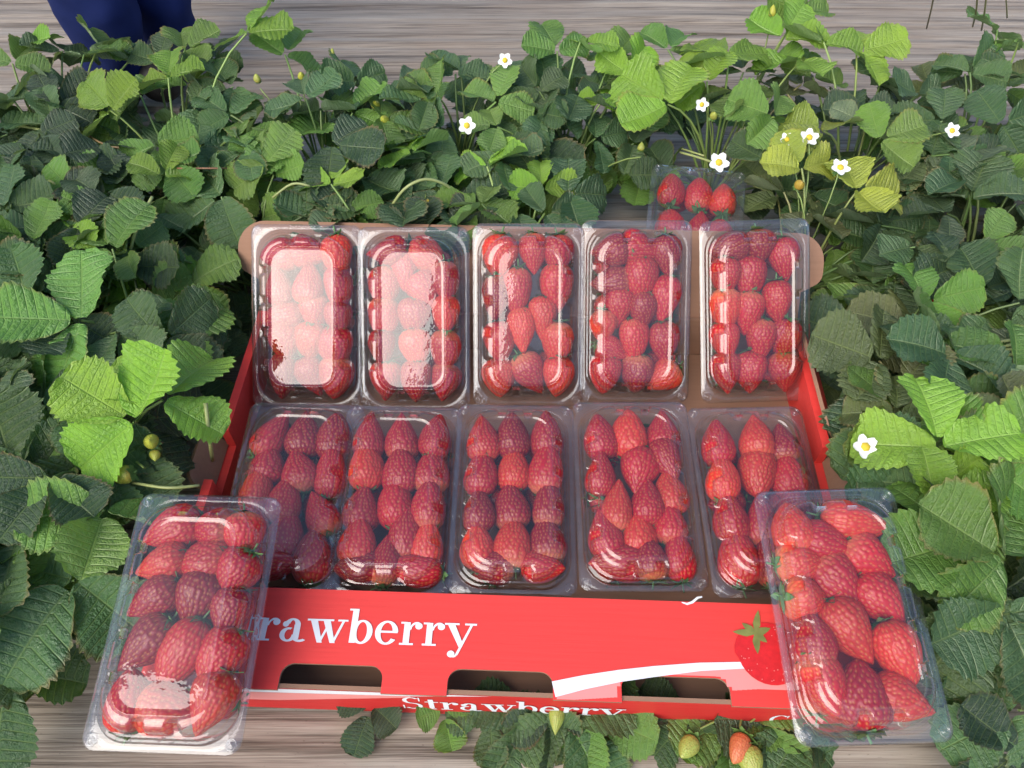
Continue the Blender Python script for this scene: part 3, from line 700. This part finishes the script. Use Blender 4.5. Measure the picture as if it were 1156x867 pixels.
def leaf(p, pos, yaw, size, kind, rr, tilt=None, droop=None):
    pos = Vector(pos); p.n += 1
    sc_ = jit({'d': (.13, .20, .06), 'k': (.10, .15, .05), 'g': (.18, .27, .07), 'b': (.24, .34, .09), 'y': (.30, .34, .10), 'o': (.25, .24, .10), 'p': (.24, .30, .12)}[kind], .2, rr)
    lf = stalk('leaf', p, pos, .0022, .0013, sc_, rr=rr)
    d = Vector((math.cos(yaw), math.sin(yaw), 0))
    out = Vector((pos.x-p.p.x, pos.y-p.p.y, 0)); out = out.normalized() if out.length > .01 else d
    if tilt is None: tilt = Vector((rr.uniform(-.42, .42), rr.uniform(-.60, .22), 0))+out*.15
    N = (Vector((0, 0, 1))+tilt).normalized()
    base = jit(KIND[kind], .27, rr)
    for k, da in enumerate((0, 78, -78)):
        a = yaw+R(da+rr.uniform(-10, 10)); dd = Vector((math.cos(a), math.sin(a), 0))
        dd = (dd-N*dd.dot(N)).normalized()
        dr = rr.uniform(-.10, .30) if droop is None else droop+rr.uniform(-.1, .1)
        Y_ = (dd-N*dr).normalized(); Xx = Y_.cross(N).normalized(); tw = rr.uniform(-.52, .52)
        Zz = Xx.cross(Y_); Xr = Xx*math.cos(tw)+Zz*math.sin(tw); Zr = Xr.cross(Y_)
        s = size*rr.uniform(.90, 1.08)*(1.0 if k == 0 else .93); b = pos-p.p+dd*(.010 if k == 0 else .0035)
        o = obj('leaflet', rr.choice(LEAFLET), lf)
        Mx = Matrix((( Xr.x, Y_.x, Zr.x, 0), (Xr.y, Y_.y, Zr.y, 0), (Xr.z, Y_.z, Zr.z, 0), (0, 0, 0, 1)))
        o.matrix_local = Matrix.Translation(b) @ Mx @ Matrix.Diagonal((s*rr.uniform(.92, 1.1), s, s, 1))
        o.color = (base[0]*rr.uniform(.92, 1.08), base[1]*rr.uniform(.94, 1.06), base[2], 1)
    return lf
def near_ear(q, ymax=.80): return .56 < q.y < ymax and (-.43 < q.x < -.29 or .31 < q.x < .44)
def nearest(x, y): return min(PLANTS, key=lambda q: (q.p.x-x)**2+(q.p.y-y)**2)

# crowns: rows across the bed, none under the box
prr = random.Random(21)
box_in = lambda x, y, m=.05: (-.315-m < x < .34+m) and (.17 < y < .655+m*.6)
for yrow, xo in ((.20, .05), (.375, .0), (.55, .08), (.725, .02), (.90, .1)):
    for k in range(-7, 8):
        x = k*.185+xo+prr.uniform(-.025, .025); y = yrow+prr.uniform(-.03, .03)
        if abs(x) > .46+.62*y+.12: continue
        if yrow < .3 and abs(x) < .56: continue
        if box_in(x, y): continue
        if .06 < x < .33 and .66 < y < .86: continue     # bare ground and the loose punnet behind the box
        new_plant(x, y)
for x, y in ((-.41, .43), (-.42, .30), (.44, .40), (.45, .57), (-.44, .58)): new_plant(x, y)
# leaves the photo lets one pick out: pixel of the leaf joint, height, bearing of the middle leaflet, size, kind
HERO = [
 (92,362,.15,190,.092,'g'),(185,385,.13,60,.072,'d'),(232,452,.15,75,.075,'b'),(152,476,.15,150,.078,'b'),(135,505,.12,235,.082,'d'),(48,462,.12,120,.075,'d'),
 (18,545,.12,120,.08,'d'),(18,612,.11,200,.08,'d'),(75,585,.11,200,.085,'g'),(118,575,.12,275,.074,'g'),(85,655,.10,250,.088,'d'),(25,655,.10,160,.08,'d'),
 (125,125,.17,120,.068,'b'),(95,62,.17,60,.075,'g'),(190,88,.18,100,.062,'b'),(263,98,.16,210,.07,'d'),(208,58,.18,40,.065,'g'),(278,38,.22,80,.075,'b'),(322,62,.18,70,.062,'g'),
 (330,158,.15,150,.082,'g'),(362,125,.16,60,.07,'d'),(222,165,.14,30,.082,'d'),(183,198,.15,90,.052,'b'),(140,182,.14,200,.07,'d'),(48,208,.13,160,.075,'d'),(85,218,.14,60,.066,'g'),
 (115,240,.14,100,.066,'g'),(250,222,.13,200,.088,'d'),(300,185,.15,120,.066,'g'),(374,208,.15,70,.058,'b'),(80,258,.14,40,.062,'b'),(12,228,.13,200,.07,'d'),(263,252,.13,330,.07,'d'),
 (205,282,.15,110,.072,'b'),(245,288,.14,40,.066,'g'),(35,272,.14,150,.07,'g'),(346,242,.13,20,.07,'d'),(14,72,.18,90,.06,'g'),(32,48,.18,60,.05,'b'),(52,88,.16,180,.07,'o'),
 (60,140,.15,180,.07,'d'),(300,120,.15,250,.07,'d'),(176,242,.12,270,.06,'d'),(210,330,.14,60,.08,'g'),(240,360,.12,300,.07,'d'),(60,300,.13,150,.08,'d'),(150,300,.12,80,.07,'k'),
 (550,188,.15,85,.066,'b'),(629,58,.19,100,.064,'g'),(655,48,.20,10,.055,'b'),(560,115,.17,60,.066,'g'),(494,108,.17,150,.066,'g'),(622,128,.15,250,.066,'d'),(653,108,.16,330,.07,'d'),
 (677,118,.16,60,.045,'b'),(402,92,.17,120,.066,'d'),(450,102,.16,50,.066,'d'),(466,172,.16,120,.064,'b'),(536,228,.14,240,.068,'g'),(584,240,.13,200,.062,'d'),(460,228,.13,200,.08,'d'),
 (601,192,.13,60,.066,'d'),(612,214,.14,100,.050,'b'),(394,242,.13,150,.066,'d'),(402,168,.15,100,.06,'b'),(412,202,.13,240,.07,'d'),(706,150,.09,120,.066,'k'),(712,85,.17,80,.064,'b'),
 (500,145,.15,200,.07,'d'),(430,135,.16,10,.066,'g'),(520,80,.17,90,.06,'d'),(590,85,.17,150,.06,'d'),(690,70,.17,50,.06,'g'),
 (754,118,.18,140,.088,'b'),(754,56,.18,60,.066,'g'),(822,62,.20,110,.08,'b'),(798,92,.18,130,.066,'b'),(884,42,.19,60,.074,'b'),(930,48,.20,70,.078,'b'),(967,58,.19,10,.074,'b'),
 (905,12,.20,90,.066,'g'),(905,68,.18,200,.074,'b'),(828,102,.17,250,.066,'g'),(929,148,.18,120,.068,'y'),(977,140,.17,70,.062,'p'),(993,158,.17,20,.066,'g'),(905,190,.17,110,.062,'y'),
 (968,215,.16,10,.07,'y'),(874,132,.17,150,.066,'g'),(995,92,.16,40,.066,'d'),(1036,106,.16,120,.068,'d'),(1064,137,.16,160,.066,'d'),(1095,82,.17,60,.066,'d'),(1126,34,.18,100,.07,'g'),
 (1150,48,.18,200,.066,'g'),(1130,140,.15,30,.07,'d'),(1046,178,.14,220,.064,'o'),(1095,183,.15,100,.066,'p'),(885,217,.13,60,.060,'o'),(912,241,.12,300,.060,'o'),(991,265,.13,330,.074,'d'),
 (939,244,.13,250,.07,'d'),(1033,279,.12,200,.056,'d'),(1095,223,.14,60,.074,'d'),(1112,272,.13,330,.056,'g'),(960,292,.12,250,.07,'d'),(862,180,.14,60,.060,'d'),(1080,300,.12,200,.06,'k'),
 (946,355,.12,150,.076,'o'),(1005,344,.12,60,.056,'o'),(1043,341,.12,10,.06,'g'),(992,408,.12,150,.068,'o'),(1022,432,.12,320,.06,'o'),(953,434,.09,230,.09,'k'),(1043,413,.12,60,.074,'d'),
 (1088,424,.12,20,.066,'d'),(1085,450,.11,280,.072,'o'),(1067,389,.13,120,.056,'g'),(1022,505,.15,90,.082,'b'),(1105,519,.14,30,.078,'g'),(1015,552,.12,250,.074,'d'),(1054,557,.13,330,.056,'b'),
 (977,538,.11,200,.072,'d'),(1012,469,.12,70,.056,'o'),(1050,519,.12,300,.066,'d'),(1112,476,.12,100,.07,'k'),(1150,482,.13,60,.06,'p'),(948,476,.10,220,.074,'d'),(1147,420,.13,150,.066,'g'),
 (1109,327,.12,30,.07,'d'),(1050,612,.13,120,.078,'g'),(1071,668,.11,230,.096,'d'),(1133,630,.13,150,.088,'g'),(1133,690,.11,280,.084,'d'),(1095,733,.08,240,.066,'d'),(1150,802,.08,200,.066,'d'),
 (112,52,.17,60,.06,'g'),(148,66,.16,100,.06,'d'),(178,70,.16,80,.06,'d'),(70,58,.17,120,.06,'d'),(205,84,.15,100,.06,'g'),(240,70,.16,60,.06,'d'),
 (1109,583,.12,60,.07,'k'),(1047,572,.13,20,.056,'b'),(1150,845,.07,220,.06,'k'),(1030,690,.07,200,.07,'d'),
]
hrr = random.Random(5)
for (px, py, z, yaw, s, kd) in HERO:
    P_ = at(px, py, z)
    if P_.y < .67: P_.x = max(P_.x, .350+.50*s) if P_.x > 0 else min(P_.x, -.325-.12*s)
    if near_ear(P_, .74) and kd != 'y': P_.x *= 1.16; P_.z = min(P_.z, .09)
    pl = nearest(P_.x, P_.y); leaf(pl, P_, R(yaw), s*(.9 if P_.y > .66 else 1), kd, hrr)
    if kd == 'y': pl.flags.add('yellow')
# squashed plants whose leaves poke out from under the front wall
fr_rr = random.Random(12)
FRONT = []
for (x, lv) in ((.035, [(553,803,270,.045,'d'),(596,806,255,.058,'d'),(640,808,300,.066,'d'),(668,806,330,.054,'g'),(622,806,285,.05,'k')]), (.235, [(775,812,230,.050,'d'),(818,812,280,.060,'g'),(872,814,260,.060,'d'),(905,822,300,.078,'d'),(850,812,300,.05,'g')]), (-.12, [(420,796,250,.035,'k'),(500,799,285,.028,'g')])):
    p = new_plant(x, .208); p.flags.add('front'); FRONT.append(p)
    for (px, py, yaw, s, kd) in lv: leaf(p, at(px, py, .012), R(yaw), s, kd, fr_rr, tilt=Vector((fr_rr.uniform(-.15, .15), -.25, 0)), droop=-.05)
# fill: the shaded under-storey and the leaves between
f_rr = random.Random(33)
for p in PLANTS:
    if 'front' in p.flags: continue
    x, y = p.p.x, p.p.y
    n = 24 if y > .66 else 10 if abs(x) < .46 else 17
    for k in range(n):
        a = 2*math.pi*(k+f_rr.uniform(0, .8))/n; r_ = f_rr.uniform(.03, .15); z = f_rr.uniform(.045, .165 if y > .8 else .14)*(1.1-r_*1.6)+.01
        q = Vector((x+r_*math.cos(a), y+r_*math.sin(a), z))
        if box_in(q.x, q.y, .050) or (.070 < q.x < .335 and .62 < q.y < .875): continue
        if q.y < .19: continue
        if near_ear(q):
            q.z = min(q.z, .030 if abs(q.x) < .40 else .07)
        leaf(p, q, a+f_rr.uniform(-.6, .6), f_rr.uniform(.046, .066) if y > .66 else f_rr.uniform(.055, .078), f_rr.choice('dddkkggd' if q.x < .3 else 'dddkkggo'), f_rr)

# flowers, fruit, buds, runners
def flower_meshes():
    V, Fc = [], []
    for k in range(5):
        a0_ = 2*math.pi*k/5; i = len(V); n = 6
        for q in range(n):
            t = q/(n-1); w_ = .40*math.sin(math.pi*min(.93, .16+t*.80))**.6; r_ = .12+.86*t
            for s in (-1, -.5, 0, .5, 1):
                V.append((r_*math.cos(a0_)-s*w_*math.sin(a0_), r_*math.sin(a0_)+s*w_*math.cos(a0_), .10+.22*t*t-.10*(1-abs(s))*t+.01*k))
        for q in range(n-1):
            for s in range(4):
                b = i+q*5+s; Fc.append((b, b+1, b+6, b+5))
    pet = mesh('petals', V, Fc, [M['petal']])
    rings = [[(r_*math.cos(2*math.pi*k/12)*(1+.12*(k % 2)), r_*math.sin(2*math.pi*k/12)*(1+.12*(k % 2)), z_) for k in range(12)] for r_, z_ in ((.30, .12), (.33, .2), (.28, .3), (.16, .38), (.04, .40))]
    V, Fc = loft(rings, True, True); return pet, mesh('flower_centre', V, Fc, [M['fcentre']])
PET, FCEN = flower_meshes()
SEP = calyx_mesh(9, 10, .62, .0)
gr = random.Random(8)
def flower(px, py, z, r=.0125, tilt=(-25, 0)):
    P_ = at(px, py, z); p = nearest(P_.x, P_.y); p.flags.add('flower')
    st = stalk('flower', p, P_, .0012, .0009, (.22, .30, .09, 1), rr=gr)
    rot = Euler((R(-tilt[0]), R(tilt[1]), gr.uniform(0, 6)))
    rot = (Matrix.Rotation(R(-tilt[0]), 3, 'X') @ Matrix.Rotation(gr.uniform(0, 6), 3, 'Z')).to_euler()
    o = obj('petals', PET, st, P_-p.p, rot); o.scale = (r, r, r)
    c = obj('flower_centre', FCEN, st, P_-p.p, rot); c.scale = (r, r, r)
    s = obj('sepals', SEP, st, P_-p.p, (rot.to_matrix() @ Matrix.Rotation(R(90), 3, 'X')).to_euler()); s.scale = (r*1.2,)*3; s.color = (.10, .20, .05, 1)
for f in ((570,68,.20,0.0099,60),(527,142,.175,0.0113,45),(811,184,.15,0.0131,35),(913,156,.185,0.0117,25),(948,190,.175,0.0117,20),(1074,148,.17,0.0103,35),(976,505,.125,.0125,20),(888,158,.18,.009,30),(792,118,.18,.009,60)):
    flower(f[0], f[1], f[2], f[3], (-f[4], 0))
def fruit(px, py, z, ln, wd, color, direc, flag=None, calc=1.0):
    P_ = at(px, py, z); p = nearest(P_.x, P_.y)
    if flag: p.flags.add(flag)
    dv = Vector(direc).normalized()
    top = P_-dv*ln*.5
    st = stalk('fruit', p, top-dv*.012+Vector((0, 0, .004)), .0013, .0010, (.24, .32, .09, 1), rr=gr)
    q = Vector((0, 1, 0)).rotation_difference(dv).to_matrix().to_4x4()
    b = obj('berry', gr.choice(BERRY), st); b.matrix_local = Matrix.Translation(P_-p.p) @ q @ Matrix.Diagonal((wd, ln, wd, 1)); b.color = (*color, 1)
    c = obj('calyx', gr.choice(CALYX), st); c.matrix_local = Matrix.Translation(P_-p.p) @ q @ Matrix.Diagonal((wd*1.25*calc, ln, wd*1.25*calc, 1)); c.color = (.12, .22, .05, 1)
G_, GY = (.34, .36, .07), (.42, .42, .06)
for f in ((170,498,.135,.016,.014,GY,(.2,-.5,.9)),(137,537,.12,.022,.017,GY,(-1,-.2,-.1)),(125,631,.10,.018,.016,GY,(.1,-.6,.6)),(33,754,.05,.028,.018,GY,(-.05,-1,-.4)),(105,415,.13,.014,.012,GY,(0,-.4,.8)),
          (175,515,.12,.012,.010,GY,(.3,-1,0)),(1102,608,.12,.026,.020,(.40,.42,.16),(-1,-.1,-.3)),(1134,763,.05,.040,.024,(.46,.44,.14),(-.1,-.9,-.3)),(1066,714,.06,.022,.020,G_,(0,-.5,.6)),
          (628,812,.02,.026,.015,(.30,.34,.07),(-.1,-1,-.1)),(776,845,.022,.024,.018,(.34,.37,.08),(-.5,-.6,.3)),(834,846,.022,.028,.020,(.58,.14,.06),(-.5,-.8,.1)),(848,860,.02,.026,.022,(.34,.37,.08),(.2,-1,.1)),
          (424,118,.16,.014,.012,GY,(.2,-.5,.6)),(434,135,.16,.014,.012,GY,(0,-.5,.6)),(724,165,.14,.012,.010,G_,(0,.3,1)),(903,208,.17,.013,.012,(.40,.26,.04),(0,-.5,.8)),(806,130,.17,.012,.010,G_,(0,-.4,.9)),
          (484,228,.14,.012,.011,(.40,.30,.06),(0,-.4,.8)),(340,85,.17,.012,.010,GY,(.2,-.3,.9)),(290,88,.17,.012,.010,G_,(-.1,.2,.9)),(375,58,.19,.009,.007,G_,(.3,.5,.8)),(872,12,.21,.016,.010,(.42,.40,.05),(0,.3,1)),(655,195,.03,.014,.012,(.40,.34,.06),(.2,-.5,.8))):
    fruit(f[0], f[1], f[2], f[3], f[4], f[5], f[6], None, 1.35)
fruit(1067, 340, .10, .026, .022, (.66, .025, .018), (.5, -.6, .2), 'ripe')
fruit(688, 148, .07, .026, .022, (.66, .025, .018), (.3, -.6, .2), None)
def runner(pts, r, color=(.32, .36, .13, 1)):
    W_ = [at(*q) for q in pts]; p = nearest(W_[0].x, W_[0].y)
    P_ = [W_[0]]
    for i in range(len(W_)-1):
        for t in (.25, .5, .75, 1): P_.append(W_[i].lerp(W_[i+1], t))
    for _ in range(3): P_ = [P_[0]]+[(P_[i-1]+P_[i]*2+P_[i+1])/4 for i in range(1, len(P_)-1)]+[P_[-1]]
    V, Fc = tube([q-p.p for q in P_], r, 6); o = obj('runner', mesh('runner', V, Fc, [M['stem']]), p.e); o.color = color
runner([(142,310,.10),(150,268,.14),(165,235,.16),(172,222,.165)], .0019)
runner([(438,240,.12),(455,212,.16),(480,200,.165),(505,208,.15),(520,225,.12)], .0019)
for dy, dx in ((0, 0), (7, 6), (13, -4), (20, 10)):
    runner([(1085+dx,395+dy,.11),(1120,388+dy*.7,.13),(1156,381+dy*.9,.13),(1190,380+dy,.12)], .0020, (.42, .44, .20, 1))
runner([(768,172,.12),(790,178,.13),(812,186,.14)], .0016); runner([(770,168,.11),(795,176,.12)], .0014)
runner([(10,140,.14),(45,146,.15),(80,155,.14)], .0017); runner([(20,190,.14),(60,205,.15),(66,212,.14)], .0016); runner([(90,155,.14),(98,172,.15),(106,186,.15)], .0016, (.42, .40, .16, 1))
runner([(1098,30,.16),(1103,10,.22),(1104,-30,.30)], .0013, (.26, .24, .10, 1)); runner([(1108,34,.16),(1112,12,.22),(1116,-30,.30)], .0013, (.30, .28, .12, 1)); runner([(1046,32,.16),(1052,8,.22),(1057,-20,.27)], .0011, (.20, .16, .08, 1)); runner([(1137,20,.16),(1136,0,.2),(1132,-30,.3)], .0012, (.30, .28, .12, 1))
runner([(150,545,.11),(190,552,.12),(225,548,.11)], .0015); runner([(96,150,.13),(118,165,.14),(160,170,.14)], .0014, (.30, .20, .10, 1)); runner([(200,190,.15),(240,190,.15),(268,190,.14)], .0011, (.26, .13, .07, 1))
runner([(308,223,.14),(330,205,.16),(350,210,.155)], .0016); runner([(112,437,.13),(120,455,.14),(128,470,.12)], .0018); runner([(232,455,.14),(236,490,.12),(240,520,.06)], .0020)

for p in PLANTS:
    x, y = p.p.x, p.p.y; f = p.flags
    if 'front' in f: lab = 'flattened strawberry plant poking out from under the front wall of the box'
    elif 'yellow' in f: lab = 'strawberry plant with bright yellowing leaves behind the box'
    elif 'ripe' in f: lab = 'strawberry plant with one ripe red berry showing among its leaves'
    elif y > .66:
        what = 'strawberry plant with white flowers' if 'flower' in f else 'leafy green strawberry plant'
        where = 'near the navy trousers' if x < -.42 else 'behind the lettered half of the box' if x < .0 else 'near the loose punnet behind the box' if x < .38 else 'beyond the printed strawberry end of the box'
        lab = f"{what} {'edging the far furrow' if y > .81 else 'one row in'} {where}"
    else:
        what = 'flowering strawberry plant' if 'flower' in f else 'leafy strawberry plant'
        row = 'leaning back row' if y > .46 else 'flat front row' if y > .29 else 'bottom corner punnet'
        lab = f"{what} {'right beside' if abs(x) < .53 else 'farther out from'} the {row} on the {'lettered' if x < 0 else 'printed strawberry'} side"
    tag(p.e, lab, 'plant', 'set: '+lab)
# ------------------------------------------------------------------ person standing in the far furrow
def skinned(name, verts, edges, radii, mat, parent, sub=2, root=0):
    m = bpy.data.meshes.new(name); m.from_pydata(verts, edges, []); o = obj(name, m, parent)
    md = o.modifiers.new('skin', 'SKIN'); md.use_smooth_shade = True
    for i, r_ in enumerate(radii): m.skin_vertices[0].data[i].radius = r_ if hasattr(r_, '__len__') else (r_, r_); m.skin_vertices[0].data[i].use_root = (i == root)
    s = o.modifiers.new('sub', 'SUBSURF'); s.levels = sub; s.render_levels = sub
    m.materials.append(mat); return o
PE = empty('person', (-.600, 1.25, 0))
tag(PE, 'person in loose navy trousers standing in the furrow beyond the plants', 'person')
bv = [(0,0,.93),(0,.01,1.10),(0,.01,1.28),(0,0,1.42),(0,0,1.50),(0,-.01,1.60),(0,-.01,1.69), (-.08,-.01,.86),(-.07,-.04,.48),(-.05,-.045,.10),(-.05,-.075,.035), (.08,.01,.86),(.045,.05,.48),(.002,.07,.10),(.0,.045,.035),
      (.17,.01,1.39),(.23,.02,1.12),(.24,-.06,.88),(.24,-.09,.80), (-.17,.01,1.39),(-.23,.02,1.12),(-.24,-.06,.88),(-.24,-.09,.80)]
be = [(0,1),(1,2),(2,3),(3,4),(4,5),(5,6),(0,7),(7,8),(8,9),(9,10),(0,11),(11,12),(12,13),(13,14),(3,15),(15,16),(16,17),(17,18),(3,19),(19,20),(20,21),(21,22)]
br = [(.14,.10),(.12,.09),(.14,.10),(.09,.07),.05,(.075,.09),(.06,.07),.075,.050,.026,.014,.075,.050,.026,.014,.05,.04,.028,.03,.05,.04,.028,.03]
body = skinned('body', bv, be, br, M['skin'], PE)
skinned('trousers', [(0,0,.96),(0,0,.90),(-.085,-.01,.82),(-.075,-.04,.50),(-.06,-.045,.26),(-.052,-.045,.14),(-.048,-.05,.015),(.08,.01,.82),(.045,.05,.50),(.012,.065,.26),(.004,.07,.14),(.0,.06,.015)], [(0,1),(1,2),(2,3),(3,4),(4,5),(5,6),(1,7),(7,8),(8,9),(9,10),(10,11)],
        [(.155,.115),(.165,.12),.100,.078,.064,.057,.056,.100,.075,.056,.050,.050], M['navy'], PE)
tx = bpy.data.textures.new('folds', 'CLOUDS'); tx.noise_scale = 0.10; tx.noise_depth = 2
tr_ = [o for o in PE.children if o.name.startswith('trousers')][0]; tr_.modifiers['sub'].levels = 3; tr_.modifiers['sub'].render_levels = 3
dm = tr_.modifiers.new('folds', 'DISPLACE'); dm.texture = tx; dm.strength = 0.035; dm.mid_level = 0.4
skinned('shirt', [(0,0,.94),(0,.01,1.10),(0,.01,1.28),(0,0,1.43),(.17,.01,1.39),(.23,.02,1.16),(-.17,.01,1.39),(-.23,.02,1.16)], [(0,1),(1,2),(2,3),(3,4),(4,5),(3,6),(6,7)], [(.165,.125),(.15,.11),(.165,.12),(.10,.08),.068,.055,.068,.055], M['shirt'], PE)
for sx_, sy_ in ((-.05, -.05), (.01, .06)): skinned('shoe', [(sx_,sy_+.03,.045),(sx_*1.1,sy_-.06,.04),(sx_*1.2,sy_-.15,.035)], [(0,1),(1,2)], [.045,.042,.036], M['shoe'], PE)
skinned('hair', [(0,.03,1.64),(0,0,1.71),(0,-.05,1.70)], [(0,1),(1,2)], [.075,.07,.05], M['hair'], PE)
